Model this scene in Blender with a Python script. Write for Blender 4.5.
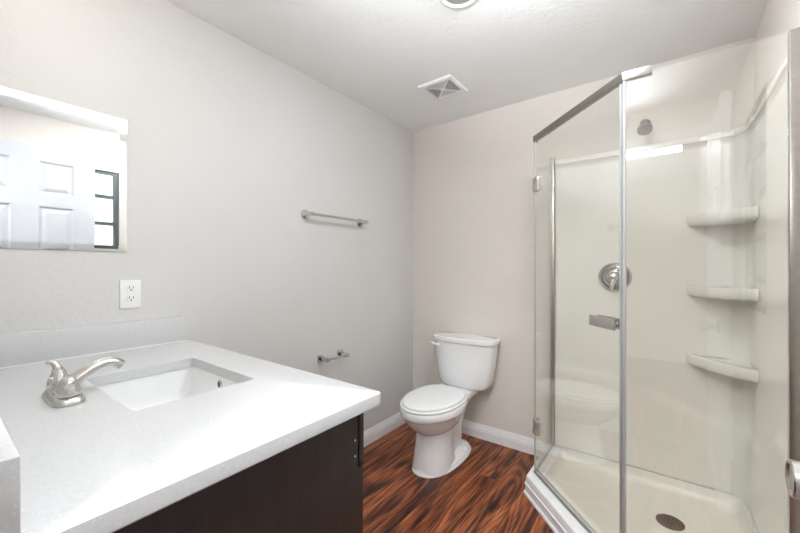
import bpy, bmesh, math, random
from mathutils import Vector, Matrix
random.seed(7)
C = bpy.context.scene.collection
for o in list(bpy.data.objects):
    bpy.data.objects.remove(o)

# light levels
WORLD, VAN, DOME, FILL, EXPO, HALL = 2.0, 7.0, 52, 14, 0.17, 44
# ------------------------------------------------------------------ camera
CAMX, CAMZ = 1.652, 1.2085
cd = bpy.data.cameras.new('camera')
cd.sensor_width = 36.0
cd.lens = 357.0 / 800.0 * 36.0
cd.shift_y = 1.5 / 800.0
cd.clip_start = 0.01
cam = bpy.data.objects.new('camera', cd)
C.objects.link(cam)
cam.location = (CAMX, 0, CAMZ)
cam.rotation_euler = (math.radians(90), 0, math.atan(268 / 357.0))
bpy.context.scene.camera = cam

# ------------------------------------------------------------------ world
w = bpy.data.worlds.new('sky'); bpy.context.scene.world = w
w.use_nodes = True
bg = w.node_tree.nodes['Background']
bg.inputs[0].default_value = (0.90, 0.95, 1.0, 1)
bg.inputs[1].default_value = WORLD

vs = bpy.context.scene.view_settings
vs.view_transform = 'Standard'; vs.look = 'None'; vs.gamma = 1.0
vs.use_curve_mapping = False
vs.exposure = EXPO

def area(name, loc, direction, sx, sy, power, color):
    l = bpy.data.lights.new(name, 'AREA'); l.shape = 'RECTANGLE'
    l.size = sx; l.size_y = sy; l.energy = power; l.color = color
    o = bpy.data.objects.new(name, l); C.objects.link(o)
    o.location = loc; o.rotation_euler = Vector(direction).to_track_quat('-Z', 'Y').to_euler()
    return o
# fill light added in the doorway to brighten the ceiling, no real fixture
fl_ = area('ceiling_fill', (1.25, -.11, 1.74), (-.15, .95, 1), 0.30, 0.30, FILL, (0.90, 0.955, 1.0))
fl_.data.spread = math.radians(80)

# ------------------------------------------------------------------ materials
def nt(name):
    m = bpy.data.materials.new(name); m.use_nodes = True
    t = m.node_tree; b = t.nodes['Principled BSDF']
    return m, t, b
def coords(t, scale=(1, 1, 1)):
    g = t.nodes.new('ShaderNodeNewGeometry')
    mp = t.nodes.new('ShaderNodeMapping'); mp.inputs['Scale'].default_value = scale
    t.links.new(g.outputs['Position'], mp.inputs['Vector'])
    return mp.outputs['Vector']
def noise(t, vec, sc, det=2, rough=.5, dist=0):
    n = t.nodes.new('ShaderNodeTexNoise')
    n.inputs['Scale'].default_value = sc; n.inputs['Detail'].default_value = det
    n.inputs['Roughness'].default_value = rough; n.inputs['Distortion'].default_value = dist
    t.links.new(vec, n.inputs['Vector'])
    return n
def ramp(t, fac, stops):
    r = t.nodes.new('ShaderNodeValToRGB')
    e = r.color_ramp.elements
    while len(e) < len(stops): e.new(0.5)
    for i, (p, c) in enumerate(stops):
        e[i].position = p; e[i].color = (*c, 1)
    t.links.new(fac, r.inputs[0])
    return r
def bump(t, b, height, strength, dist):
    bp = t.nodes.new('ShaderNodeBump'); bp.inputs['Strength'].default_value = strength
    bp.inputs['Distance'].default_value = dist
    t.links.new(height, bp.inputs['Height']); t.links.new(bp.outputs[0], b.inputs['Normal'])
def simple(name, col, rough=.5, metal=0, spec=.5, var=0.03, vscale=12, coat=0):
    m, t, b = nt(name)
    n = noise(t, coords(t), vscale, 3)
    a = tuple(max(0, c * (1 - var)) for c in col); d = tuple(min(1, c * (1 + var)) for c in col)
    r = ramp(t, n.outputs[0], [(.3, a), (.7, d)])
    t.links.new(r.outputs[0], b.inputs['Base Color'])
    b.inputs['Roughness'].default_value = rough; b.inputs['Metallic'].default_value = metal
    b.inputs['Specular IOR Level'].default_value = spec
    if coat: b.inputs['Coat Weight'].default_value = coat; b.inputs['Coat Roughness'].default_value = .05
    return m
def plaster(name, col, sc=38, strength=.35, dist=.004):
    m = simple(name, col, .62, 0, .35, .012, 3)
    t = m.node_tree; b = t.nodes['Principled BSDF']
    n = noise(t, coords(t), sc, 3, .5, .4)
    r = ramp(t, n.outputs[0], [(.42, (0, 0, 0)), (.62, (1, 1, 1))])
    bump(t, b, r.outputs[0], strength, dist)
    return m
M = {}
M['paint'] = plaster('greige_wall_paint', (.775, .72, .665), 60, .12, .003)
M['paint_left_daylit'] = plaster('wall_paint_daylit', (.695, .682, .665), 60, .12, .003)  # same wall paint as above, cooler daylight tint put into the colour
M['ceiling'] = plaster('ceiling_paint', (.93, .93, .925), 40, .12, .003)
M['trim'] = simple('white_trim_paint', (.90, .90, .90), .3)
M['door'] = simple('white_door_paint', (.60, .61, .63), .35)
M['porcelain'] = simple('white_porcelain', (.91, .91, .905), .12, 0, .5, .01, 6, .4)
M['plastic'] = simple('white_plastic', (.91, .91, .905), .22, 0, .5, .01, 6)
M['acrylic'] = simple('cream_acrylic', (.92, .90, .84), .22, 0, .5, .01, 4, 0)
M['pan'] = simple('cream_pan_acrylic', (.94, .91, .83), .26, 0, .5, .01, 4)
M['curb'] = M['trim']  # same acrylic piece as the pan; its lit whiteness is put into the colour
M['caulk'] = simple('white_caulk', (.85, .84, .82), .5)
M['nickel'] = simple('brushed_nickel', (.62, .60, .57), .27, 1, .5, .05, 60)
M['chrome'] = simple('polished_chrome', (.56, .56, .57), .10, 1, .5, .02, 20)
M['rail'] = simple('satin_rail_metal', (.38, .355, .33), .33, 1, .5, .05, 60)
M['dark'] = simple('dark_slot', (.02, .02, .02), .6)
M['grey'] = simple('grey_lens', (.42, .41, .40), .5)
M['ventback'] = simple('vent_duct_lining', (.03, .03, .03), .7)
M['winframe'] = simple('dark_window_frame', (.10, .12, .11), .4)
M['drain'] = simple('dark_metal_drain', (.18, .16, .14), .4, .9)
M['headgrey'] = simple('grey_rubber_metal', (.28, .28, .28), .35, .8)
M['seal'] = simple('clear_vinyl_seal', (.50, .51, .50), .3, .3)

m, t, b = nt('white_quartz')
n1 = noise(t, coords(t), 260, 2); n2 = noise(t, coords(t), 90, 3)
r1 = ramp(t, n1.outputs[0], [(.0, (.58, .57, .56)), (.32, (.60, .595, .59)), (.38, (.64, .64, .64)), (.66, (.65, .65, .65)), (.74, (.80, .80, .80))])
r2 = ramp(t, n2.outputs[0], [(.28, (.94, .94, .93)), (.42, (1, 1, 1))])
mx = t.nodes.new('ShaderNodeMix'); mx.data_type = 'RGBA'; mx.blend_type = 'MULTIPLY'; mx.inputs[0].default_value = 1
t.links.new(r1.outputs[0], mx.inputs[6]); t.links.new(r2.outputs[0], mx.inputs[7])
t.links.new(mx.outputs[2], b.inputs['Base Color']); b.inputs['Roughness'].default_value = .2; b.inputs['Specular IOR Level'].default_value = .35
M['quartz'] = m

m, t, b = nt('espresso_wood')
v = coords(t, (14, 14, 1.2)); n = noise(t, v, 3.0, 5, .6, .5)
r = ramp(t, n.outputs[0], [(.3, (.020, .014, .012)), (.7, (.036, .025, .021))])
t.links.new(r.outputs[0], b.inputs['Base Color']); b.inputs['Roughness'].default_value = .34
M['espresso'] = m

# rosewood laminate planks running along y
m, t, b = nt('rosewood_floor')
g = t.nodes.new('ShaderNodeNewGeometry')
sep = t.nodes.new('ShaderNodeSeparateXYZ'); t.links.new(g.outputs['Position'], sep.inputs[0])
com = t.nodes.new('ShaderNodeCombineXYZ')
t.links.new(sep.outputs[1], com.inputs[0]); t.links.new(sep.outputs[0], com.inputs[1])
br = t.nodes.new('ShaderNodeTexBrick')
br.inputs['Scale'].default_value = 1; br.inputs['Brick Width'].default_value = 1.2
br.inputs['Row Height'].default_value = .127; br.inputs['Mortar Size'].default_value = .0012
br.inputs['Mortar Smooth'].default_value = .1
br.inputs['Color1'].default_value = (0, 0, 0, 1); br.inputs['Color2'].default_value = (1, 1, 1, 1); br.inputs['Mortar'].default_value = (.5, .5, .5, 1)
br.offset = .37
t.links.new(com.outputs[0], br.inputs['Vector'])
wmul = t.nodes.new('ShaderNodeMath'); wmul.operation = 'MULTIPLY'; wmul.inputs[1].default_value = 9
t.links.new(br.outputs['Color'], wmul.inputs[0])
def n4(scale, sc, det, rough, dist):
    mp = t.nodes.new('ShaderNodeMapping'); mp.inputs['Scale'].default_value = scale
    t.links.new(g.outputs['Position'], mp.inputs['Vector'])
    n = t.nodes.new('ShaderNodeTexNoise'); n.noise_dimensions = '4D'
    n.inputs['Scale'].default_value = sc; n.inputs['Detail'].default_value = det
    n.inputs['Roughness'].default_value = rough; n.inputs['Distortion'].default_value = dist
    t.links.new(mp.outputs[0], n.inputs['Vector']); t.links.new(wmul.outputs[0], n.inputs['W'])
    return n
na = n4((14, 1.1, 1), 1.6, 4, .6, .8)
nb = n4((95, 3.0, 1), 2.0, 3, .6, .2)
nc = n4((6.5, .75, 1), 1.1, 1.0, .4, .5)
def mm(op, a, b_=None, c_=None):
    q = t.nodes.new('ShaderNodeMath'); q.operation = op
    for k, x in enumerate((a, b_, c_)):
        if x is None: continue
        if isinstance(x, (int, float)): q.inputs[k].default_value = x
        else: t.links.new(x, q.inputs[k])
    return q.outputs[0]
# growth rings: contour lines of a stretched noise field give the cathedral figure
ringv = mm('SINE', mm('MULTIPLY', nc.outputs[0], 80.0))
ringv = mm('MULTIPLY_ADD', ringv, .5, .5)
f1 = mm('MULTIPLY_ADD', mm('SUBTRACT', na.outputs[0], .5), .75, .5)
f2 = mm('MULTIPLY_ADD', mm('SUBTRACT', nb.outputs[0], .5), .55, f1)
f3 = mm('MULTIPLY_ADD', mm('SUBTRACT', ringv, .5), .10, f2)
fr = ramp(t, f3, [(.33, (.012, .005, .004)), (.42, (.050, .015, .008)), (.48, (.15, .040, .015)), (.57, (.32, .092, .034)), (.69, (.55, .19, .075))])
mort = t.nodes.new('ShaderNodeMix'); mort.data_type = 'RGBA'
t.links.new(br.outputs['Fac'], mort.inputs[0]); t.links.new(fr.outputs[0], mort.inputs[6]); mort.inputs[7].default_value = (.02, .007, .004, 1)
t.links.new(mort.outputs[2], b.inputs['Base Color'])
b.inputs['Roughness'].default_value = .36; b.inputs['Specular IOR Level'].default_value = .32
bump(t, b, nb.outputs[0], .12, .002)
M['floor'] = m

def glass(name, col, ior=1.5):
    m = bpy.data.materials.new(name); m.use_nodes = True; t = m.node_tree
    t.nodes.clear()
    out = t.nodes.new('ShaderNodeOutputMaterial'); mix = t.nodes.new('ShaderNodeMixShader')
    tr = t.nodes.new('ShaderNodeBsdfTransparent'); gl = t.nodes.new('ShaderNodeBsdfGlossy')
    gl.inputs['Roughness'].default_value = 0.0; gl.inputs['Color'].default_value = (1, 1, 1, 1)
    # Schlick reflectance, the same on both faces of the pane
    g = t.nodes.new('ShaderNodeNewGeometry')
    dt = t.nodes.new('ShaderNodeVectorMath'); dt.operation = 'DOT_PRODUCT'
    t.links.new(g.outputs['Normal'], dt.inputs[0]); t.links.new(g.outputs['Incoming'], dt.inputs[1])
    def mth(op, a, b_):
        q = t.nodes.new('ShaderNodeMath'); q.operation = op
        for k, x in enumerate((a, b_)):
            if x is None: continue
            if isinstance(x, float): q.inputs[k].default_value = x
            else: t.links.new(x, q.inputs[k])
        return q.outputs[0]
    om = mth('SUBTRACT', 1.0, mth('ABSOLUTE', dt.outputs['Value'], None))
    r0 = ((ior - 1) / (ior + 1)) ** 2
    ad = mth('ADD', mth('MULTIPLY', mth('POWER', om, 5.0), 1 - r0), r0)
    n = t.nodes.new('ShaderNodeTexNoise'); n.inputs['Scale'].default_value = 3
    gg = t.nodes.new('ShaderNodeNewGeometry'); t.links.new(gg.outputs['Position'], n.inputs['Vector'])
    r = t.nodes.new('ShaderNodeValToRGB'); r.color_ramp.elements[0].color = (*[c * .995 for c in col], 1); r.color_ramp.elements[1].color = (*col, 1)
    t.links.new(n.outputs[0], r.inputs[0]); t.links.new(r.outputs[0], tr.inputs[0])
    t.links.new(ad, mix.inputs[0]); t.links.new(tr.outputs[0], mix.inputs[1]); t.links.new(gl.outputs[0], mix.inputs[2])
    t.links.new(mix.outputs[0], out.inputs[0])
    return m
M['glass'] = glass('clear_shower_glass', (.988, .988, .974), 1.85)
M['pane'] = glass('window_glass', (.98, .985, .985))
m, t, b = nt('mirror_silver')
n = noise(t, coords(t), 2, 1); r = ramp(t, n.outputs[0], [(0, (.90, .915, .92)), (1, (.915, .925, .93))])
t.links.new(r.outputs[0], b.inputs['Base Color']); b.inputs['Metallic'].default_value = 1; b.inputs['Roughness'].default_value = 0.0
M['mirror'] = m
def emit(name, col, s):
    m, t, b = nt(name)
    n = noise(t, coords(t), 8, 1); r = ramp(t, n.outputs[0], [(0, tuple(c * .97 for c in col)), (1, col)])
    t.links.new(r.outputs[0], b.inputs['Emission Color']); b.inputs['Emission Strength'].default_value = s
    b.inputs['Base Color'].default_value = (.8, .8, .8, 1)
    return m
M['bulb'] = emit('lit_frosted_shade', (1.0, .95, .88), VAN)

M['dome'] = emit('fill_dome_glow', (.90, .955, 1.0), DOME)
# ------------------------------------------------------------------ helpers
def obj(name, bm, mat, parent=None, smooth=False, bevel=0, seg=2, auto=None, pos=None):
    """links a bmesh as ONE mesh object; vertices are in world space, and the
    origin is put at pos (or the parent's location)."""
    me = bpy.data.meshes.new(name)
    bmesh.ops.recalc_face_normals(bm, faces=bm.faces)
    org = Vector(pos) if pos else (parent_origin(parent) if parent else Vector((0, 0, 0)))
    bmesh.ops.translate(bm, vec=-org, verts=bm.verts)
    if bevel:
        bmesh.ops.bevel(bm, geom=[e for e in bm.edges if e.is_manifold and e.calc_face_angle(0) > .6], offset=bevel, segments=seg, affect='EDGES', profile=.5, clamp_overlap=True)
    for f in bm.faces: f.smooth = smooth or bool(bevel)
    bm.to_mesh(me); bm.free()
    if smooth or bevel:
        try: me.set_sharp_from_angle(angle=math.radians(auto if auto else 38))
        except Exception: pass
    o = bpy.data.objects.new(name, me); C.objects.link(o)
    me.materials.append(M[mat] if isinstance(mat, str) else mat)
    if parent:
        o.parent = parent
        o.location = org - parent_origin(parent)
    else:
        o.location = org
    o['_org'] = tuple(org)
    return o
def parent_origin(p):
    return Vector(p['_org'])
def thing(name, label, cat, loc, group=None):
    o = bpy.data.objects.new(name, None); C.objects.link(o)
    o.empty_display_size = .1
    o.location = loc; o['_org'] = tuple(loc); o['label'] = label; o['category'] = cat
    if group: o['group'] = group
    return o
def tag(o, label, cat, group=None):
    o['label'] = label; o['category'] = cat
    if group: o['group'] = group
    return o
def struct(name, bm, mat, **k):
    o = obj(name, bm, mat, **k); o['kind'] = 'structure'; return o
def BM(): return bmesh.new()
def box(bm, x0, x1, y0, y1, z0, z1):
    r = bmesh.ops.create_cube(bm, size=1)
    for v in r['verts']:
        v.co = Vector(((x0 + x1) / 2 + v.co.x * (x1 - x0), (y0 + y1) / 2 + v.co.y * (y1 - y0), (z0 + z1) / 2 + v.co.z * (z1 - z0)))
    return r['verts']
def loft(bm, rings, cap0=True, cap1=True, closed=True):
    vr = [[bm.verts.new(p) for p in r] for r in rings]
    n = len(rings[0])
    for a, b_ in zip(vr, vr[1:]):
        for i in range(n if closed else n - 1):
            j = (i + 1) % n
            bm.faces.new((a[i], a[j], b_[j], b_[i]))
    if cap0: bm.faces.new(list(reversed(vr[0])))
    if cap1: bm.faces.new(vr[-1])
    return vr
def frame_of(d):
    d = Vector(d).normalized()
    u = Vector((0, 0, 1)) if abs(d.z) < .9 else Vector((1, 0, 0))
    a = d.cross(u).normalized(); return a, a.cross(d).normalized(), d
def lathe(bm, base, axis, prof, n=32):
    """prof: list of (distance along axis, radius)"""
    a, b_, d = frame_of(axis); base = Vector(base)
    rings = []
    for h, r in prof:
        r = max(r, 1e-5)
        rings.append([base + d * h + a * (r * math.cos(2 * math.pi * i / n)) + b_ * (r * math.sin(2 * math.pi * i / n)) for i in range(n)])
    loft(bm, rings)
def tube(bm, pts, rad, n=16, squash=None):
    pts = [Vector(p) for p in pts]
    if not hasattr(rad, '__len__'): rad = [rad] * len(pts)
    rings = []; prev = None
    for i, p in enumerate(pts):
        d = (pts[min(i + 1, len(pts) - 1)] - pts[max(i - 1, 0)]).normalized()
        if prev is None: a, b_, _ = frame_of(d)
        else:
            a = (prev - d * prev.dot(d)).normalized(); b_ = a.cross(d).normalized()
        prev = a
        sx, sy = squash[i] if squash else (1, 1)
        rings.append([p + a * (rad[i] * sx * math.cos(2 * math.pi * k / n)) + b_ * (rad[i] * sy * math.sin(2 * math.pi * k / n)) for k in range(n)])
    loft(bm, rings)
def smooth_path(pts, k=6):
    pts = [Vector(p) for p in pts]; out = []
    for i in range(len(pts) - 1):
        p0 = pts[max(i - 1, 0)]; p1 = pts[i]; p2 = pts[i + 1]; p3 = pts[min(i + 2, len(pts) - 1)]
        for j in range(k):
            s = j / k
            out.append(.5 * ((2 * p1) + (p2 - p0) * s + (2 * p0 - 5 * p1 + 4 * p2 - p3) * s * s + (3 * p1 - p0 - 3 * p2 + p3) * s ** 3))
    out.append(pts[-1]); return out
def prism(bm, prof, path0, path1, up=(0, 0, 1)):
    """extrude closed 2D profile [(out, up)] from path0 to path1; out = direction given by 'out' vector"""
    pass
def sell(cx, cy, hx, yf, yr, z, nf=2.0, nr=2.0, n=56):
    """superellipse ring: hx half width, front (towards -y) reach yf and rear reach yr from cy"""
    out = []
    for i in range(n):
        a = 2 * math.pi * i / n; c, s = math.cos(a), math.sin(a)
        e = nf if s < 0 else nr
        k = (abs(c) ** e + abs(s) ** e) ** (-1 / e)
        out.append(Vector((cx + hx * c * k, cy + (yr if s > 0 else yf) * s * k, z)))
    return out

# ------------------------------------------------------------------ room
XR, YB, ZC, YF = 1.982, 2.376, 2.31, 0.042
T = .12
bm = BM(); box(bm, -T, XR + T, -.30, YB + T, -.08, 0); struct('floor', bm, 'floor')
bm = BM(); box(bm, -T, XR + T, YF - T, YB + T, ZC, ZC + .1); struct('ceiling', bm, 'ceiling')
bm = BM(); box(bm, -T, 0, YF - T, YB, 0, ZC); struct('wall_left', bm, 'paint_left_daylit')
bm = BM(); box(bm, -T, XR + T, YB, YB + T, 0, ZC); struct('wall_back', bm, 'paint')
WY0, WY1, WZ0, WZ1 = .34, .965, 1.00, 1.99
bm = BM()
box(bm, XR, XR + T, YF - T, YB, 0, WZ0); box(bm, XR, XR + T, YF - T, YB, WZ1, ZC)
box(bm, XR, XR + T, YF - T, WY0, WZ0, WZ1); box(bm, XR, XR + T, WY1, YB, WZ0, WZ1)
struct('wall_right', bm, 'paint')
DX0, DX1, DZ = 1.10, 1.895, 2.075
bm = BM()
box(bm, 0, DX0, YF - T, YF, 0, ZC); box(bm, DX1, XR, YF - T, YF, 0, ZC); box(bm, DX0, DX1, YF - T, YF, DZ, ZC)
struct('wall_front', bm, 'paint')
bm = BM()
box(bm, DX0, DX0 + .004, YF - T, YF - .004, 0, DZ); box(bm, DX1 - .004, DX1, YF - T, YF - .004, 0, DZ); box(bm, DX0 + .004, DX1 - .004, YF - T, YF - .004, DZ - .012, DZ)
box(bm, DX0, DX1, YF, YF + .012, DZ, DZ + .06)
struct('trim_1', bm, 'trim')

def baseboard(name, p0, p1, out):
    prof = [(0, 0), (.015, 0), (.015, .056), (.0125, .060), (.0125, .070), (.0085, .076), (.0075, .086), (.004, .092), (.003, .100), (0, .100)]
    bm = BM(); o = Vector(out)
    rings = [[Vector(p) + o * a + Vector((0, 0, b_)) for a, b_ in prof] for p in (p0, p1)]
    loft(bm, rings)
    return struct(name, bm, 'trim')
baseboard('baseboard_left', (0, .655, 0), (0, YB, 0), (1, 0, 0))
baseboard('baseboard_back', (.015, YB, 0), (1.030, YB, 0), (0, -1, 0))
baseboard('baseboard_right', (XR, .82, 0), (XR, 1.475, 0), (-1, 0, 0))

# hall behind the doorway
HY = -2.7
bm = BM(); box(bm, .0, 3.2, HY, -.30, -.08, 0); struct('hall_floor', bm, 'floor')
bm = BM(); box(bm, .0, 3.2, HY, YF - T, ZC + .10, ZC + .2); struct('hall_ceiling', bm, 'ceiling')
bm = BM(); box(bm, .0, 3.2, HY - .1, HY, 0, ZC + .1); struct('wall_hall_end', bm, 'paint')
bm = BM(); box(bm, -.1, 0, HY, YF - T, 0, ZC + .1); struct('wall_hall_left', bm, 'paint')
bm = BM(); box(bm, 3.2, 3.3, HY, YF - T, 0, ZC + .1); struct('wall_hall_right', bm, 'paint')
bm = BM(); box(bm, XR + T, 3.2, YF - T, YF - T + .1, 0, ZC + .1); box(bm, 0, XR + T, YF - T, YF - T + .1, ZC + .1001, ZC + .2); struct('wall_hall_near', bm, 'paint')
area('hall_fill_light', (1.45, -.68, ZC + .06), (0, .45, -1), .6, .6, HALL, (.92, .965, 1.0))  # unseen fill light added in the hall, tilted towards the doorway

# window in the right wall (seen in the mirror)
win = bpy.data.objects.new('window_1', None); C.objects.link(win)
win.location = (XR, WY0, WZ0); win['_org'] = (XR, WY0, WZ0); win['kind'] = 'structure'
bm = BM()
fx0, fx1 = XR + .015, XR + .05
box(bm, fx0, fx1, WY0, WY1, WZ0, WZ0 + .025); box(bm, fx0, fx1, WY0, WY1, WZ1 - .022, WZ1)
box(bm, fx0, fx1, WY0, WY0 + .03, WZ0 + .025, WZ1 - .022); box(bm, fx0, fx1, WY1 - .032, WY1, WZ0 + .025, WZ1 - .022)
for z in (1.785, 1.568, 1.36, 1.15): box(bm, fx0 + .004, fx1 - .004, WY0 + .03, WY1 - .032, z - .013, z + .013)
obj('window_frame', bm, 'winframe', win)
bm = BM(); box(bm, XR + .03, XR + .034, WY0 + .02, WY1 - .02, WZ0 + .02, WZ1 - .02)
obj('window_pane', bm, 'pane', win)

# open six panel door against the right wall (seen in the mirror)
DFX, DTH, DY0, DY1, DH = 1.855, .035, .050, .780, 2.057
bm = BM()
ys = [DY0, .160, .345, .475, .660, DY1]
zs = [.01, .22, .80, .97, 1.64, 1.73, 1.955, DH]
for sgn, X in ((-1, DFX), (1, DFX + DTH)):
    vs_ = {}
    for i, y in enumerate(ys):
        for j, z in enumerate(zs): vs_[i, j] = bm.verts.new((X, y, z))
    for i in range(len(ys) - 1):
        for j in range(len(zs) - 1):
            if i in (1, 3) and j in (1, 3, 5):
                q = [Vector((X, ys[i], zs[j])), Vector((X, ys[i + 1], zs[j])), Vector((X, ys[i + 1], zs[j + 1])), Vector((X, ys[i], zs[j + 1]))]
                prev = [vs_[i, j], vs_[i + 1, j], vs_[i + 1, j + 1], vs_[i, j + 1]]
                c = sum(q, Vector()) / 4
                for ins, dep in ((.012, -.008), (.018, -.008), (.040, -.001)):
                    cur = []
                    for p in q:
                        d = Vector((0, math.copysign(ins, c.y - p.y), math.copysign(ins, c.z - p.z)))
                        cur.append(bm.verts.new(p + d + Vector((sgn * dep, 0, 0))))
                    for k in range(4): bm.faces.new((prev[k], prev[(k + 1) % 4], cur[(k + 1) % 4], cur[k]))
                    prev = cur
                bm.faces.new(prev)
            else:
                bm.faces.new((vs_[i, j], vs_[i + 1, j], vs_[i + 1, j + 1], vs_[i, j + 1]))
box(bm, DFX + .0001, DFX + DTH - .0001, DY0, DY0 + .0005, zs[0], DH)
box(bm, DFX + .0001, DFX + DTH - .0001, DY1 - .0005, DY1, zs[0], DH)
box(bm, DFX + .0001, DFX + DTH - .0001, DY0, DY1, DH - .0005, DH)
box(bm, DFX + .0001, DFX + DTH - .0001, DY0, DY1, zs[0], zs[0] + .0005)
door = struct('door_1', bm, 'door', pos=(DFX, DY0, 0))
KY, KZ = .722, .917
bm = BM()
lathe(bm, (DFX, KY, KZ), (-1, 0, 0), [(0, .031), (.004, .031), (.008, .026), (.010, .012), (.026, .0115), (.030, .018), (.034, .0238), (.040, .0246), (.060, .0246), (.0665, .0246), (.068, .0232), (.0675, .021), (.0655, .019), (.0650, .001)], 40)
obj('door_knob', bm, 'nickel', door, smooth=True)

# ------------------------------------------------------------------ mirror
MY0, MY1, MZ0, MZ1 = .066, .462, 1.270, 1.770
bm = BM(); bv = .023
rings = []
for x, ins in ((.0005, 0), (.0045, 0), (.0066, bv)):
    rings.append([Vector((x, MY0 + ins, MZ0 + ins)), Vector((x, MY1 - ins, MZ0 + ins)), Vector((x, MY1 - ins, MZ1 - ins)), Vector((x, MY0 + ins, MZ1 - ins))])
loft(bm, rings)
tag(obj('wall_mirror', bm, 'mirror', pos=(0, .26, 1.27)), 'frameless rectangular wall mirror hanging above the vanity side splash', 'mirror')

# outlet
t_ = thing('wall_outlet', 'white double power outlet plate on the wall below the mirror', 'outlet', (0, .474, 1.11))
bm = BM(); box(bm, .0005, .006, .441, .508, 1.055, 1.163); obj('cover_plate', bm, 'plastic', t_, bevel=.002)
for zc in (1.131, 1.092):
    bm = BM()
    lathe(bm, (.006, .476, zc), (1, 0, 0), [(0, .0155), (.0016, .0155), (.002, .0145)], 28)
    s = obj('socket', bm, 'plastic', t_, smooth=True)
    bm = BM()
    box(bm, .0078, .0086, .4685, .4705, zc - .001, zc + .008); box(bm, .0078, .0086, .4810, .4830, zc - .001, zc + .008)
    lathe(bm, (.0078, .4757, zc - .0065), (1, 0, 0), [(0, .0027), (.0008, .0027)], 12)
    obj('slots', bm, 'dark', s)

# ------------------------------------------------------------------ vanity
VX, VY, VT, VZT = 1.052, .648, .09, .871
vt = thing('vanity_cabinet', 'dark espresso vanity cabinet under the white quartz countertop', 'cabinet', (.53, .34, 0))
def part(name, mat, par, *b, **k):
    bm = BM(); box(bm, *b); return obj(name, bm, mat, par, **k)
bm = BM()
box(bm, .006, VX, .048, .064, .0, VZT - .002)
box(bm, .006, .024, .064, VY - .02, 0, VZT - .002)
box(bm, .024, VX - .02, .064, VY - .02, .09, .106)
box(bm, .024, VX - .02, VY - .08, VY - .065, 0, .09)
obj('carcass', bm, 'espresso', vt)
bm = BM(); box(bm, VX - .02, VX, .064, VY - .019, .722, VZT - .002); box(bm, VX - .02, VX, .064, VY - .001, 0, .7219)
sp = obj('side_panel', bm, 'espresso', vt)
for z in (.795, .757):
    bm = BM(); lathe(bm, (VX, .620, z), (1, 0, 0), [(0, .0024), (.0006, .0024), (.0008, .0015)], 14); obj('screw_cap', bm, 'plastic', sp, smooth=True)
part('face_frame', 'espresso', vt, .006, VX - .0205, VY - .019, VY - .0165, .09, VZT - .002)
for x0, x1 in ((.012, .350), (.356, .698), (.704, VX)):
    part('drawer_front', 'espresso', vt, x0, x1, VY - .0135, VY + .003, .727, VZT - .006, bevel=.0015)
for x0, x1 in ((.012, .527), (.533, VX - .0215)):
    d = part('cabinet_door', 'espresso', vt, x0, x1, VY - .0165, VY, .095, .719, bevel=.0015)
    hx = .49 if x0 < .2 else .57
    bm = BM(); tube(bm, smooth_path([(hx, VY, .55), (hx, VY + .022, .56), (hx, VY + .026, .61), (hx, VY + .022, .66), (hx, VY, .67)]), .005, 10); obj('door_pull', bm, 'nickel', d, smooth=True)

# countertop with an undermount cut-out
CT = thing('countertop', 'white speckled quartz vanity countertop with splashes', 'countertop', (.54, .36, .871))
SX0, SX1, SY0, SY1 = .349, .735, .268, .552
def rrect(x0, x1, y0, y1, z, r, n=6):
    out = []
    for cx_, cy_, a0 in ((x1 - r, y1 - r, 0), (x0 + r, y1 - r, 90), (x0 + r, y0 + r, 180), (x1 - r, y0 + r, 270)):
        for i in range(n + 1):
            a = math.radians(a0 + 90 * i / n); out.append(Vector((cx_ + r * math.cos(a), cy_ + r * math.sin(a), z)))
    return out
bm = BM()
ox0, ox1, oy0, oy1 = .0, 1.086, .043, .683
N = 6
def outer(z, ins=0):
    out = []
    r = .014 - min(ins, .012)
    for cx_, cy_, a0, rr in ((ox1 - .014, oy1 - .014, 0, r), (ox0 + .001, oy1 - .001, 90, .001), (ox0 + .001, oy0 + .001, 180, .001), (ox1 - .001, oy0 + .001, 270, .001)):
        for i in range(N + 1):
            a = math.radians(a0 + 90 * i / N); out.append(Vector((cx_ + rr * math.cos(a), cy_ + rr * math.sin(a), z)))
    return out
rings = [outer(.871, .002), outer(.873), outer(.8985), outer(.9003, .0012), outer(.901, .003),
         rrect(SX0, SX1, SY0, SY1, .901, .014), rrect(SX0, SX1, SY0, SY1, .871, .014)]
rings[5] = rrect(SX0 - .001, SX1 + .001, SY0 - .001, SY1 + .001, .901, .014)
rings.insert(6, rrect(SX0, SX1, SY0, SY1, .900, .014))
vr = loft(bm, rings, cap0=False, cap1=False)
n_ = len(rings[0])
for i in range(n_):
    j = (i + 1) % n_; bm.faces.new((vr[-1][i], vr[-1][j], vr[0][j], vr[0][i]))
obj('slab', bm, 'quartz', CT, smooth=True, auto=25)
part('side_splash', 'quartz', CT, .0005, .0195, .064, .662, .901, 1.004, bevel=.0015)
part('back_splash', 'quartz', CT, .0005, 1.083, .0425, .0635, .901, 1.002, bevel=.0015)
bm = BM(); tube(bm, [(.0205, .064, .9015), (.0205, .662, .9015)], .0022, 8); obj('caulk_line', bm, 'caulk', CT)

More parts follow.
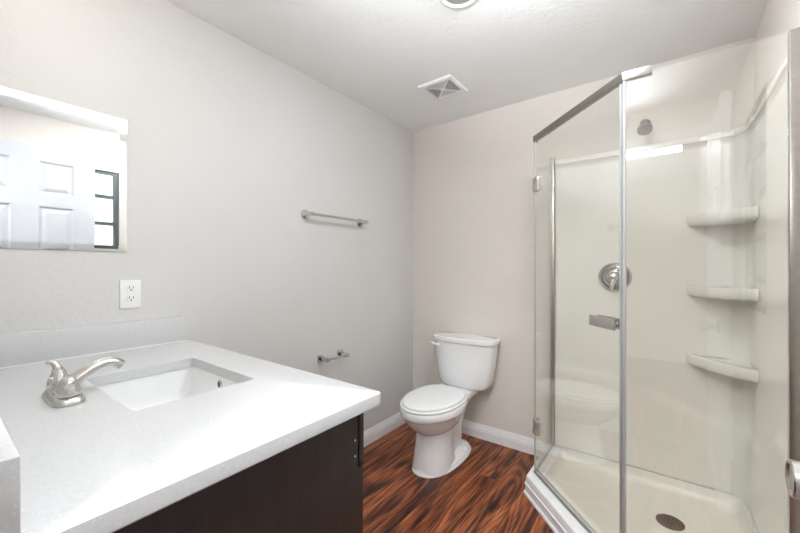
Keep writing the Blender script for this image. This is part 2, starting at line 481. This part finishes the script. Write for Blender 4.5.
# sink
sk = thing('sink_basin', 'white rectangular undermount sink basin in the countertop', 'sink', (.54, .41, .72))
bm = BM()
R_ = [(.871, -.012, .02), (.871, .004, .02), (.862, .003, .022), (.80, -.004, .03), (.765, -.016, .045), (.745, -.045, .06), (.737, -.09, .04)]
rings = []
for z, g_, r in R_:
    rings.append(rrect(SX0 - g_, SX1 + g_, SY0 - g_, SY1 + g_, z, r))
rings[0] = rrect(SX0 - .02, SX1 + .02, SY0 - .02, SY1 + .02, .870, .03)
rings[1] = rrect(SX0 - .003, SX1 + .003, SY0 - .003, SY1 + .003, .870, .018)
loft(bm, rings, cap0=False, cap1=True)
bm.faces.ensure_lookup_table()
sb = obj('bowl', bm, 'porcelain', sk, smooth=True)
sm = sb.modifiers.new('thickness', 'SOLIDIFY'); sm.thickness = .007; sm.offset = -1
bm = BM(); lathe(bm, (.535, .5535, .846), (0, -1, 0), [(0, .013), (.0025, .013), (.004, .0115), (.004, .009), (.0025, .0085)], 24)
ov = obj('overflow_ring', bm, 'chrome', sk, smooth=True)
bm = BM(); lathe(bm, (.535, .5510, .846), (0, -1, 0), [(0, .0085), (.001, .0083)], 20); obj('overflow_hole', bm, 'dark', ov)
bm = BM(); lathe(bm, (.54, .41, .7375), (0, 0, 1), [(0, .03), (.002, .03), (.003, .026), (.0015, .022), (.004, .018), (.006, .001)], 28); obj('drain_stopper', bm, 'chrome', sk, smooth=True)

# faucet
fc = thing('basin_faucet', 'brushed nickel two-handle faucet behind the sink', 'faucet', (.512, .195, .901))
fx, fy, fz = .512, .197, .9015
bm = BM()
def stad(z, hx, hy, n=40):
    return sell(fx, fy, hx, hy, hy, z, 4, 4, n)
loft(bm, [stad(fz, .080, .031), stad(fz + .004, .080, .031), stad(fz + .012, .076, .027), stad(fz + .018, .066, .021), stad(fz + .020, .058, .015)])
obj('base_plate', bm, 'nickel', fc, smooth=True)
for sx in (-1, 1):
    hx = fx + sx * .0508
    bm = BM()
    lathe(bm, (hx, fy, fz + .018), (0, 0, 1), [(0, .021), (.003, .0225), (.012, .0215), (.024, .0175), (.034, .0135), (.038, .0125), (.041, .011), (.042, .001)], 28)
    hb = obj('handle_hub', bm, 'nickel', fc, smooth=True)
    bm = BM()
    if sx < 0:
        tube(bm, smooth_path([(hx, fy, fz + .034), (hx, fy - .001, fz + .050), (hx - .002, fy - .003, fz + .066), (hx - .007, fy - .010, fz + .076), (hx - .012, fy - .020, fz + .077)]), [.0130] * 6 + [.0105] * 6 + [.0080] * 6 + [.0062] * 6 + [.0035], 14)
    else:
        tube(bm, smooth_path([(hx, fy, fz + .044), (hx + .008, fy - .001, fz + .047), (hx + .018, fy - .003, fz + .048), (hx + .028, fy - .005, fz + .047), (hx + .036, fy - .006, fz + .045)]), [.0125] * 6 + [.0115] * 6 + [.0095] * 6 + [.0080] * 6 + [.0035], 14)
    obj('lever', bm, 'nickel', hb, smooth=True)
bm = BM()
pth = smooth_path([(fx, fy - .004, fz + .012), (fx, fy + .004, fz + .026), (fx, fy + .022, fz + .040), (fx, fy + .046, fz + .056), (fx, fy + .072, fz + .067), (fx, fy + .094, fz + .067), (fx, fy + .110, fz + .056)], 5)
rr = []
for i in range(len(pth)):
    s = i / (len(pth) - 1); rr.append(.0165 * (1 - s) ** 1.5 + .0105 + (.0045 * max(0, (s - .55) / .45) if s > .55 else 0))
tube(bm, pth, rr, 20, [(1.15, .82)] * len(pth))
obj('spout', bm, 'nickel', fc, smooth=True)
bm = BM(); lathe(bm, (fx, fy - .022, fz + .016), (0, 0, 1), [(0, .003), (.028, .003), (.030, .0055), (.036, .0055), (.038, .001)], 14); obj('lift_rod', bm, 'nickel', fc, smooth=True)

# vanity light over the vanity (above the picture's edge, warm reflections)
vl = thing('vanity_light', 'wall light with three frosted shades above the vanity', 'lamp', (.54, YF, 2.02))
bm = BM(); box(bm, .22, .86, YF + .0005, YF + .02, 1.99, 2.05); obj('back_plate', bm, 'nickel', vl, bevel=.003)
for x in (.32, .54, .76):
    bm = BM(); tube(bm, smooth_path([(x, YF + .02, 2.02), (x, YF + .07, 2.03), (x, YF + .085, 2.045)]), .007, 10); a_ = obj('arm', bm, 'nickel', vl, smooth=True)
    bm = BM(); lathe(bm, (x, YF + .085, 2.045), (0, 0, 1), [(0, .022), (.03, .034), (.07, .045), (.10, .050), (.102, .047), (.06, .04), (.02, .02)], 24); obj('lamp_shade', bm, 'bulb', a_, smooth=True)

fl = thing('fill_dome_light', 'added round frosted dome fill light on the ceiling in front of the doorway', 'ceiling light', (1.42, 1.12, ZC))  # unseen dome added to brighten the room
bm = BM(); lathe(bm, (1.42, 1.12, ZC - .0005), (0, 0, -1), [(0, .150), (.018, .150), (.022, .146), (.022, .135)], 40); obj('base_ring', bm, 'nickel', fl, smooth=True)
bm = BM(); lathe(bm, (1.42, 1.12, ZC - .0225), (0, 0, -1), [(0, .138), (.03, .132), (.06, .108), (.08, .07), (.09, .03), (.092, .001)], 40); obj('fill_dome_shade', bm, 'dome', fl, smooth=True)

# ------------------------------------------------------------------ towel bar
tb = thing('towel_bar', 'brushed nickel towel bar with two round flared posts on the left wall', 'towel bar', (0, 1.55, 1.518))
for y in (1.300, 1.750):
    bm = BM(); lathe(bm, (.0005, y, 1.512), (1, 0, 0), [(0, .029), (.004, .0292), (.008, .027), (.018, .020), (.032, .0135), (.046, .010), (.050, .0105)], 28)
    lathe(bm, (.058, y, 1.512), (0, 1 if y < 1.5 else -1, 0), [(-.012, .001), (-.012, .0105), (.006, .0115), (.014, .0105), (.015, .006)], 20)
    obj('post', bm, 'nickel', tb, smooth=True)
bm = BM(); tube(bm, [(.058, 1.306, 1.512), (.058, 1.744, 1.512)], .0088, 16); obj('bar', bm, 'nickel', tb, smooth=True)

# toilet paper holder
th = thing('toilet_paper_holder', 'small empty chrome toilet paper holder with square posts on the left wall', 'paper holder', (0, 1.515, .67))
for y in (1.408, 1.565):
    bm = BM(); box(bm, .0005, .010, y - .022, y + .022, .650, .694)
    p_ = obj('wall_plate', bm, 'chrome', th, bevel=.002)
    bm = BM(); box(bm, .010, .080, y - .011, y + .011, .661, .683); obj('arm', bm, 'chrome', p_, bevel=.002)
bm = BM(); tube(bm, [(.068, 1.419, .671), (.068, 1.554, .671)], .0055, 14)
lathe(bm, (.068, 1.419, .671), (0, 1, 0), [(0, .008), (.012, .008), (.013, .006)], 14); lathe(bm, (.068, 1.554, .671), (0, -1, 0), [(0, .008), (.012, .008), (.013, .006)], 14)
obj('roller', bm, 'chrome', th, smooth=True)

# ------------------------------------------------------------------ ceiling fittings
cv = thing('ceiling_vent', 'white square ceiling vent grille with slatted quarters', 'vent', (.551, 1.906, ZC))
vx, vy = .551, 1.906
bm = BM()
prof = [(.112, 0), (.112, -.004), (.108, -.009), (.090, -.011), (.086, -.009), (.086, 0)]
loft(bm, [[Vector((vx + sx * h, vy + sy * h, ZC + z - .0005)) for sx, sy in ((-1, -1), (1, -1), (1, 1), (-1, 1))] for h, z in prof], cap0=False, cap1=False)
obj('frame', bm, 'trim', cv)
bm = BM(); box(bm, vx - .087, vx + .087, vy - .087, vy + .087, ZC - .0018, ZC - .0006); obj('duct_backing', bm, 'ventback', cv)
for h in (.078, .066, .054, .042, .030, .018):
    bm = BM()
    pr = [(h + .0015, -.0060), (h + .0015, -.0095), (h - .0015, -.0095), (h - .0015, -.0060)]
    loft(bm, [[Vector((vx + sx * a, vy + sy * a, ZC + z)) for sx, sy in ((-1, -1), (1, -1), (1, 1), (-1, 1))] for a, z in pr + pr[:1]], cap0=False, cap1=False)
    obj('slat', bm, 'trim', cv)
bm = BM()
for s in (-1, 1):
    a = Vector((1, s, 0)).normalized(); q = Vector((-a.y, a.x, 0)) * .0035
    L = .118
    p = [Vector((vx, vy, 0)) - a * L - q, Vector((vx, vy, 0)) + a * L - q, Vector((vx, vy, 0)) + a * L + q, Vector((vx, vy, 0)) - a * L + q]
    loft(bm, [[v + Vector((0, 0, ZC - .0105)) for v in p], [v + Vector((0, 0, ZC - .008)) for v in p]])
box(bm, vx - .013, vx + .013, vy - .013, vy + .013, ZC - .012, ZC - .003)
obj('cross_rib', bm, 'trim', cv)

cl = thing('recessed_downlight', 'round recessed ceiling light with white trim ring, switched off', 'ceiling light', (.989, 1.280, ZC))
bm = BM(); lathe(bm, (.989, 1.280, ZC - .0003), (0, 0, -1), [(0, .090), (.003, .090), (.008, .084), (.010, .076), (.008, .070), (.004, .066), (.0005, .064)], 64); obj('trim_ring', bm, 'trim', cl, smooth=True)
bm = BM(); lathe(bm, (.989, 1.280, ZC - .0042), (0, 0, -1), [(0, .064), (.001, .062), (.004, .03), (.0045, .001)], 48); obj('lens', bm, 'grey', cl, smooth=True)

# ------------------------------------------------------------------ toilet
TX = .526
TO = thing('toilet', 'white two-piece toilet with closed lid in the corner', 'toilet', (TX - .015, YB - .36, 0))
PX = TX - .027
def R(z, f, r, hx, nf=2.0, nr=2.0, cx_=None):
    """f / r: distances of front and rear edge from the back wall"""
    c = YB - (f * .5 + r * .5); h = (f - r) / 2
    return sell(cx_ if cx_ is not None else PX, c, hx, h, h, z, nf, nr)
bm = BM()
# foot plate
loft(bm, [R(.0, .644, .135, .122, 2.3, 2.8), R(.020, .644, .135, .122, 2.3, 2.8), R(.027, .640, .140, .117, 2.3, 2.8), R(.031, .60, .17, .09, 2.3, 2.8)])
# front column
loft(bm, [R(.004, .642, .34, .116, 2.3, 2.5), R(.03, .640, .345, .113, 2.3, 2.5), R(.09, .630, .35, .105, 2.3, 2.5), R(.16, .620, .36, .098, 2.3, 2.5), R(.22, .615, .36, .094, 2.3, 2.5), R(.26, .615, .35, .094, 2.3, 2.5)])
# trapway body
loft(bm, [R(.004, .40, .17, .056, 3, 3), R(.06, .40, .175, .048, 3, 3), R(.14, .42, .16, .045, 3, 3), R(.22, .44, .12, .052, 3, 3), R(.30, .46, .09, .078, 3, 3), R(.335, .48, .06, .098, 3, 4), R(.35, .48, .05, .102, 3, 4)])
# bowl
loft(bm, [R(.205, .58, .34, .070), R(.225, .618, .315, .095), R(.245, .650, .30, .118), R(.27, .680, .285, .139), R(.30, .708, .27, .152), R(.325, .724, .258, .162), R(.341, .731, .25, .167), R(.345, .742, .244, .174), R(.351, .746, .242, .176), R(.384, .748, .24, .177, 2, 2.4), R(.390, .744, .24, .173, 2, 2.4)])
# deck under the tank
loft(bm, [R(.335, .46, .035, .100, 4, 6), R(.350, .40, .030, .112, 4, 6), R(.385, .38, .028, .118, 4, 6), R(.392, .375, .032, .114, 4, 6)])
obj('bowl', bm, 'porcelain', TO, smooth=True, auto=60)
bm = BM()
loft(bm, [R(.0005, .654, .126, .131, 2.3, 2.8), R(.004, .654, .126, .131, 2.3, 2.8), R(.012, .646, .134, .124, 2.3, 2.8)]); obj('caulk_bead', bm, 'caulk', TO, smooth=True)
for sx in (-1, 1):
    bm = BM(); lathe(bm, (PX + sx * .088, YB - .26, .026), (0, 0, 1), [(0, .017), (.010, .0165), (.017, .012), (.020, .001)], 20); obj('bolt_cap', bm, 'plastic', TO, smooth=True)
bm = BM()
loft(bm, [R(.3915, .742, .262, .171, 2, 2.6), R(.394, .746, .258, .175, 2, 2.6), R(.402, .747, .257, .176, 2, 2.6), R(.406, .742, .262, .171, 2, 2.6)]); obj('seat', bm, 'plastic', TO, smooth=True, auto=50)
bm = BM()
loft(bm, [R(.4085, .730, .268, .160, 2, 2.6), R(.410, .735, .262, .165, 2, 2.6), R(.417, .735, .262, .165, 2, 2.6), R(.422, .729, .267, .160, 2, 2.6), R(.4245, .712, .28, .145, 2, 2.6), R(.4255, .60, .36, .06, 2, 2.6)]); obj('lid', bm, 'plastic', TO, smooth=True, auto=50)
for sx in (-1, 1):
    bm = BM(); lathe(bm, (PX + sx * .07 - .022, YB - .258, .404), (1, 0, 0), [(0, .001), (0, .013), (.044, .013), (.044, .001)], 18); obj('hinge', bm, 'plastic', TO, smooth=True)
# tank
bm = BM()
E_ = 5
loft(bm, [R(.393, .185, .050, .120, E_, E_, TX), R(.396, .200, .038, .150, E_, E_, TX), R(.405, .208, .032, .167, E_, E_, TX), R(.425, .214, .030, .178, E_, E_, TX), R(.47, .220, .028, .190, E_, E_, TX), R(.55, .224, .026, .203, E_, E_, TX), R(.64, .226, .024, .213, E_, E_, TX), R(.702, .227, .023, .216, E_, E_, TX)])
for v in bm.verts:      # bowed front
    if v.co.y < YB - .12: v.co.y += .024 * min(1, (YB - .12 - v.co.y) / .09) * ((v.co.x - TX) / .2) ** 2
obj('tank', bm, 'porcelain', TO, smooth=True, auto=60)
bm = BM()
loft(bm, [R(.7025, .232, .022, .222, 6, 6, TX), R(.706, .236, .018, .228, 6, 6, TX), R(.724, .238, .016, .230, 6, 6, TX), R(.732, .236, .018, .227, 6, 6, TX), R(.7355, .230, .024, .221, 6, 6, TX)])
for v in bm.verts:
    if v.co.y < YB - .12: v.co.y += .024 * min(1, (YB - .12 - v.co.y) / .09) * ((v.co.x - TX) / .2) ** 2
obj('tank_lid', bm, 'porcelain', TO, smooth=True, auto=28)
bm = BM()
ly = YB - .206
lathe(bm, (TX - .165, ly, .672), (0, -1, 0), [(0, .012), (.006, .012), (.012, .009), (.013, .001)], 18)
tube(bm, smooth_path([(TX - .163, ly - .010, .672), (TX - .182, ly - .015, .675), (TX - .202, ly - .016, .680), (TX - .216, ly - .013, .683)]), [.0075] * 8 + [.0085] * 8 + [.007] * 3, 12, [(1, .8)] * 19)
obj('flush_lever', bm, 'plastic', TO, smooth=True)

# ------------------------------------------------------------------ shower pan
def poly(df, dw, z):
    """neo-angle outline: df = inset of the three front edges, dw = inset of the two wall edges"""
    x0, y0, k = 1.044 + df, 1.498 + df, 2.980 + df * math.sqrt(2)
    xr, yb = XR - dw - .0005, YB - dw - .0005
    pts = [(x0, yb), (x0, k - x0), (k - y0, y0), (xr, y0), (xr, yb)]
    # round each corner slightly
    out = []
    for i, p in enumerate(pts):
        p = Vector((*p, z)); a = Vector((*pts[i - 1], z)); b_ = Vector((*pts[(i + 1) % 5], z))
        r = .004 if df < .05 else .03
        u, v = (a - p).normalized() * r, (b_ - p).normalized() * r
        for s in (0, .25, .5, .75, 1):
            out.append((1 - s) ** 2 * (p + u) + 2 * s * (1 - s) * p + s * s * (p + v))
    return out
SP = thing('shower_pan', 'neo-angle shower pan with cream floor and lit-tinted curb in the corner', 'shower pan', (1.5, 1.95, 0))
bm = BM()
loft(bm, [poly(-.013, 0, .0005), poly(-.013, 0, .010), poly(-.010, 0, .014), poly(-.004, 0, .016), poly(-.004, 0, .050), poly(-.008, 0, .053), poly(-.008, 0, .058), poly(-.002, 0, .061), poly(0, 0, .092), poly(.002, 0, .097), poly(.007, 0, .100), poly(.080, .045, .100), poly(.084, .047, .098), poly(.085, .048, .0005)], cap0=False, cap1=False)
def lift(bm):
    for v in bm.verts:
        if v.co.z > .07 and v.co.x > 1.15 and v.co.y > 1.60 and v.co.z <= .101 and (v.co.x > XR - .08 or v.co.y > YB - .08): v.co.z += .017
lift(bm); obj('curb', bm, 'curb', SP, smooth=True, auto=30)
bm = BM()
loft(bm, [poly(.0852, .0482, .0005), poly(.0852, .0482, .096), poly(.092, .053, .080), poly(.105, .064, .060), poly(.125, .085, .048), poly(.20, .15, .044), poly(.29, .26, .041)], cap0=False, cap1=True)
lift(bm); obj('pan_floor', bm, 'pan', SP, smooth=True, auto=50)
DRX, DRY = 1.660, 2.055
bm = BM(); lathe(bm, (DRX, DRY, .0395), (0, 0, 1), [(0, .054), (.005, .054), (.0065, .051), (.0068, .046), (.0060, .001)], 40)
dr = obj('drain_grate', bm, 'drain', SP, smooth=True)
bm = BM()
for rr_, k_ in ((.012, 6), (.024, 10), (.037, 16)):
    for i in range(k_):
        a = 2 * math.pi * i / k_; lathe(bm, (DRX + rr_ * math.cos(a), DRY + rr_ * math.sin(a), .0455), (0, 0, 1), [(0, .0032), (.0016, .003)], 8)
obj('drain_holes', bm, 'dark', dr)

# ------------------------------------------------------------------ shower surround
SS = thing('shower_surround', 'glossy cream acrylic shower surround with corner shelves', 'shower surround', (1.5, YB, .1))
XA, IN = 1.095, .020
def sstep(a, b_, x):
    t_ = min(1, max(0, (x - a) / (b_ - a))); return t_ * t_ * (3 - 2 * t_)
RC = .10
path = []
xe, ye = XR - IN, YB - IN
n1 = 44
for i in range(n1 + 1): path.append((Vector((XA + (xe - RC - XA) * i / n1, ye, 0)), Vector((0, -1, 0)), XA + (xe - RC - XA) * i / n1 - XA))
L1 = xe - RC - XA
for i in range(1, 15):
    a = math.pi / 2 * i / 14
    path.append((Vector((xe - RC + RC * math.sin(a), ye - RC + RC * math.cos(a), 0)), Vector((-math.sin(a), -math.cos(a), 0)), L1 + RC * a))
L2 = L1 + RC * math.pi / 2
YS = 1.533
for i in range(1, 37): path.append((Vector((xe, ye - RC - (ye - RC - YS) * i / 36, 0)), Vector((-1, 0, 0)), L2 + (ye - RC - YS) * i / 36))
SMAX = path[-1][2]
zs_ = [.1195]
while zs_[-1] < 1.83: zs_.append(zs_[-1] + .018)
zs_ += [1.836, 1.842, 1.846, 1.850, 1.858, 1.866, 1.871, 1.874, 1.875]
def disp(s, z):
    d = 0.0
    # waist-high sweeping contour that dips towards the corner and rises again on the side wall
    zc = .60 - .17 * sstep(.25, .85, s) + .20 * sstep(1.05, 1.45, s)
    d += .014 * (1 - sstep(zc - .030, zc + .030, z))
    # low straight step
    d += .005 * (1 - sstep(.262, .278, z)) * sstep(.05, .12, s) * (1 - sstep(.66, .72, s))
    # recessed centre field, vertical pilaster beside the corner
    d += .007 * sstep(.695, .705, s) * (1 - sstep(1.02, 1.05, s)) * sstep(1.44, 1.46, z)
    d += .006 * (1 - sstep(.045, .06, s))
    # rounded top rail
    d += .016 * sstep(1.832, 1.846, z) - .010 * sstep(1.866, 1.875, z)
    return d * (1 - sstep(SMAX - .09, SMAX - .06, s))
bm = BM()
grid = [[bm.verts.new(p + n * disp(s, z) + Vector((0, 0, z))) for z in zs_] for p, n, s in path]
for a, b_ in zip(grid, grid[1:]):
    for j in range(len(zs_) - 1): bm.faces.new((a[j], b_[j], b_[j + 1], a[j + 1]))
# close against the wall
def wallpt(p, n, z):
    if abs(n.x) < 1e-3: return Vector((p.x, YB - .0008, z))
    if abs(n.y) < 1e-3: return Vector((XR - .0008, p.y, z))
    return Vector((min(XR - .0008, p.x + IN), min(YB - .0008, p.y + IN), z))
top = [bm.verts.new(wallpt(p, n, 1.875)) for p, n, s in path]
bot = [bm.verts.new(wallpt(p, n, .1195)) for p, n, s in path]
for i in range(len(path) - 1):
    bm.faces.new((grid[i][-1], grid[i + 1][-1], top[i + 1], top[i]))
    bm.faces.new((grid[i + 1][0], grid[i][0], bot[i], bot[i + 1]))
for e_ in (0, -1):
    p, n, s_ = path[e_]
    col = [bot[e_]] + [bm.verts.new(wallpt(p, n, z)) for z in zs_[1:-1]] + [top[e_]]
    for j in range(len(zs_) - 1): bm.faces.new((grid[e_][j], grid[e_][j + 1], col[j + 1], col[j]))
obj('wall_panel', bm, 'acrylic', SS, smooth=True, auto=50)
for zt in (1.475, 1.120, .770):
    bm = BM()
    # quarter shelf: back edge on the back panel, gently bowed front edge to the side panel
    A, B, CC = Vector((1.728, ye - .002, 0)), Vector((xe - .002, 2.125, 0)), Vector((xe - .006, ye - .006, 0))
    fr_ = []
    for i in range(15):
        s = i / 14; p = A.lerp(B, s); n = Vector((-.70, -.71, 0)); fr_.append(p + n * .030 * math.sin(math.pi * s) ** .8)
    def rg(ins, z):
        c0 = CC
        return [c0 + (p - c0) * (1 - ins) + Vector((0, 0, z)) for p in fr_] + [c0 + Vector((0, 0, z))]
    loft(bm, [rg(.10, zt - .056), rg(.03, zt - .050), rg(.0, zt - .040), rg(.0, zt - .010), rg(.015, zt - .002), rg(.05, zt), rg(.12, zt - .001), rg(.16, zt - .008), rg(.5, zt - .009)])
    obj('corner_shelf', bm, 'acrylic', SS, smooth=True, auto=50)

# ------------------------------------------------------------------ shower fittings
sh = thing('overhead_shower', 'small round grey shower head on the wall above the surround', 'shower head', (1.553, YB, 1.96))
bm = BM(); lathe(bm, (1.553, YB - .0005, 1.995), (0, -1, 0), [(0, .028), (.003, .028), (.010, .020), (.012, .010)], 28); obj('wall_flange', bm, 'nickel', sh, smooth=True)
bm = BM(); tube(bm, smooth_path([(1.553, YB - .006, 1.995), (1.553, YB - .05, 1.995), (1.554, YB - .09, 1.985), (1.555, YB - .105, 1.968)]), .0085, 12); obj('arm', bm, 'headgrey', sh, smooth=True)
bm = BM(); ax = Vector((-.0, -.42, -.90)).normalized()
lathe(bm, Vector((1.555, YB - .095, 1.985)), ax, [(0, .014), (.008, .020), (.014, .022), (.018, .020), (.034, .020), (.042, .028), (.050, .033), (.064, .0345), (.068, .033), (.0685, .001)], 32)
hd = obj('spray_head', bm, 'headgrey', sh, smooth=True)

va = thing('shower_valve', 'round chrome shower valve plate with lever handle on the surround', 'shower valve', (1.410, 2.355, 1.157))
bm = BM(); lathe(bm, (1.410, 2.3545, 1.157), (0, -1, 0), [(0, .083), (.005, .083), (.012, .079), (.015, .072), (.013, .066), (.006, .058), (.004, .050), (.004, .046), (.012, .042), (.017, .036), (.020, .030)], 56); obj('escutcheon', bm, 'chrome', va, smooth=True)
bm = BM(); lathe(bm, (1.410, 2.335, 1.157), (0, -1, 0), [(0, .029), (.010, .030), (.022, .027), (.040, .024), (.048, .020), (.052, .010), (.0525, .001)], 32)
kb = obj('handle_knob', bm, 'nickel', va, smooth=True)
bm = BM(); tube(bm, smooth_path([(1.410, 2.298, 1.150), (1.406, 2.290, 1.125), (1.402, 2.286, 1.098), (1.400, 2.286, 1.086)]), [.013] * 6 + [.011] * 6 + [.009] * 6 + [.006], 12); obj('lever', bm, 'nickel', kb, smooth=True)

# ------------------------------------------------------------------ shower enclosure
SE = thing('shower_enclosure', 'frameless clear glass neo-angle shower enclosure with brushed metal header', 'shower enclosure', (1.3, 1.8, .10))
GX, GY, GK = 1.075, 1.543, 3.065
GB, GT = .1045, 1.897
c1 = Vector((GX, GK - GX, 0)); c2 = Vector((GK - GY, GY, 0))
def slab(bm, a, b_, th, z0, z1, off=0):
    """vertical slab between plan points a and b_, thickness th, shifted off along its normal"""
    d = (b_ - a).normalized(); n = Vector((d.y, -d.x, 0))
    q = [a + n * (off - th / 2), b_ + n * (off - th / 2), b_ + n * (off + th / 2), a + n * (off + th / 2)]
    loft(bm, [[p + Vector((0, 0, z0)) for p in q], [p + Vector((0, 0, z1)) for p in q]])
dd = (c2 - c1).normalized()
bm = BM(); slab(bm, Vector((GX, YB - .026, 0)), c1 + Vector((0, .004, 0)), .008, GB, GT); obj('side_glass_panel', bm, 'glass', SE)['label'] = 'narrow side glass panel at the back wall'
bm = BM(); slab(bm, c2 + Vector((.008, 0, 0)), Vector((XR - .0435, GY, 0)), .008, GB, GT + .012); obj('front_glass_panel', bm, 'glass', SE)['label'] = 'wide fixed glass panel on the right'
bm = BM(); slab(bm, c1 + dd * .008, c2 - dd * .022, .008, GB + .012, GT - .012)
gd = obj('glass_door', bm, 'glass', SE)
# header rail: along the side panel, the door and a short return over the front panel
def rail(bm, pts, th, z0, z1, out=0):
    # mitred strip
    L_, R_2 = [], []
    for i, p in enumerate(pts):
        if i == 0: d = (pts[1] - p).normalized(); n = Vector((d.y, -d.x, 0)); k = 1
        elif i == len(pts) - 1: d = (p - pts[i - 1]).normalized(); n = Vector((d.y, -d.x, 0)); k = 1
        else:
            d0 = (p - pts[i - 1]).normalized(); d1 = (pts[i + 1] - p).normalized()
            n0 = Vector((d0.y, -d0.x, 0)); n1_ = Vector((d1.y, -d1.x, 0)); n = (n0 + n1_).normalized(); k = 1 / n.dot(n0)
        L_.append(p - n * k * th / 2 + n * k * out); R_2.append(p + n * k * th / 2 + n * k * out)
    rings = []
    for l, r in zip(L_, R_2):
        rings.append([Vector((l.x, l.y, z0)), Vector((r.x, r.y, z0)), Vector((r.x, r.y, z1)), Vector((l.x, l.y, z1))])
    loft(bm, rings)
bm = BM(); rail(bm, [c1 + Vector((-.000, .030, 0)), c1, c2, c2 + Vector((.085, 0, 0))], .020, GT - .004, GT + .027)
obj('header_rail', bm, 'rail', SE, bevel=.0012)
# threshold sweep under the door
bm = BM(); slab(bm, c1, c2, .020, .1005, .109, 0); obj('threshold_rail', bm, 'rail', SE, bevel=.001)
bm = BM(); slab(bm, c1 + dd * .010, c2 - dd * .024, .011, .109, .125, 0); obj('door_sweep', bm, 'nickel', gd)
bm = BM(); slab(bm, Vector((GX, YB - .03, 0)), c1 + Vector((0, .01, 0)), .014, .1005, .1035, 0); obj('bottom_seal', bm, 'seal', SE)
bm = BM(); slab(bm, c2 + Vector((.012, 0, 0)), Vector((XR - .045, GY, 0)), .014, .1005, .1035, 0); obj('bottom_seal', bm, 'seal', SE)
# wall channels
bm = BM(); box(bm, GX - .011, GX + .011, YB - .028, YB - .0008, .1005, GT); obj('wall_channel', bm, 'nickel', SE, bevel=.001)
bm = BM(); box(bm, XR - .043, XR - .0205, GY - .012, GY + .012, .1005, GT + .014); obj('wall_channel', bm, 'rail', SE, bevel=.001)
# corner posts and strike seals
bm = BM(); slab(bm, c2 - dd * .016, c2 - dd * .007, .011, .106, GT - .004); obj('strike_seal', bm, 'seal', gd, bevel=.002)
bm = BM(); tube(bm, [(c2.x + .002, c2.y - .002, .104), (c2.x + .002, c2.y - .002, GT - .004)], .0062, 14); obj('corner_seal', bm, 'seal', SE, smooth=True)
bm = BM(); tube(bm, [(c1.x, c1.y, .104), (c1.x, c1.y, GT - .004)], .0045, 10); obj('corner_seal', bm, 'seal', SE, smooth=True)
# hinges
nrm = Vector((-dd.y, dd.x, 0))
nrm = Vector((-.7071, -.7071, 0))
for z in (1.660, .350):
    bm = BM(); slab(bm, c1 - dd * .004, c1 + dd * .042, .026, z - .036, z + .036); o_ = obj('door_hinge', bm, 'nickel', gd, bevel=.002)
    bm = BM(); box(bm, GX - .013, GX + .013, c1.y + .002, c1.y + .040, z - .036, z + .036); obj('hinge_plate', bm, 'rail', SE, bevel=.002)
# pull handle: flat bar outside and inside with stand-offs
hc = Vector((1.4565, GK - 1.4565, 0)); hz = .996
bm = BM()
for sg in (1, -1):
    o_ = nrm * (sg * .018); slab(bm, hc - dd * .070 + o_, hc + dd * .070 + o_, .008, hz - .021, hz + .021)
    for q in (-.040, .040):
        p = hc + dd * q + Vector((0, 0, hz)); lathe(bm, p + nrm * (sg * .004), nrm * sg, [(0, .008), (.012, .008)], 14)
obj('pull_handle', bm, 'nickel', gd, bevel=.001)
for o in bpy.data.objects:
    if '_org' in o: del o['_org']
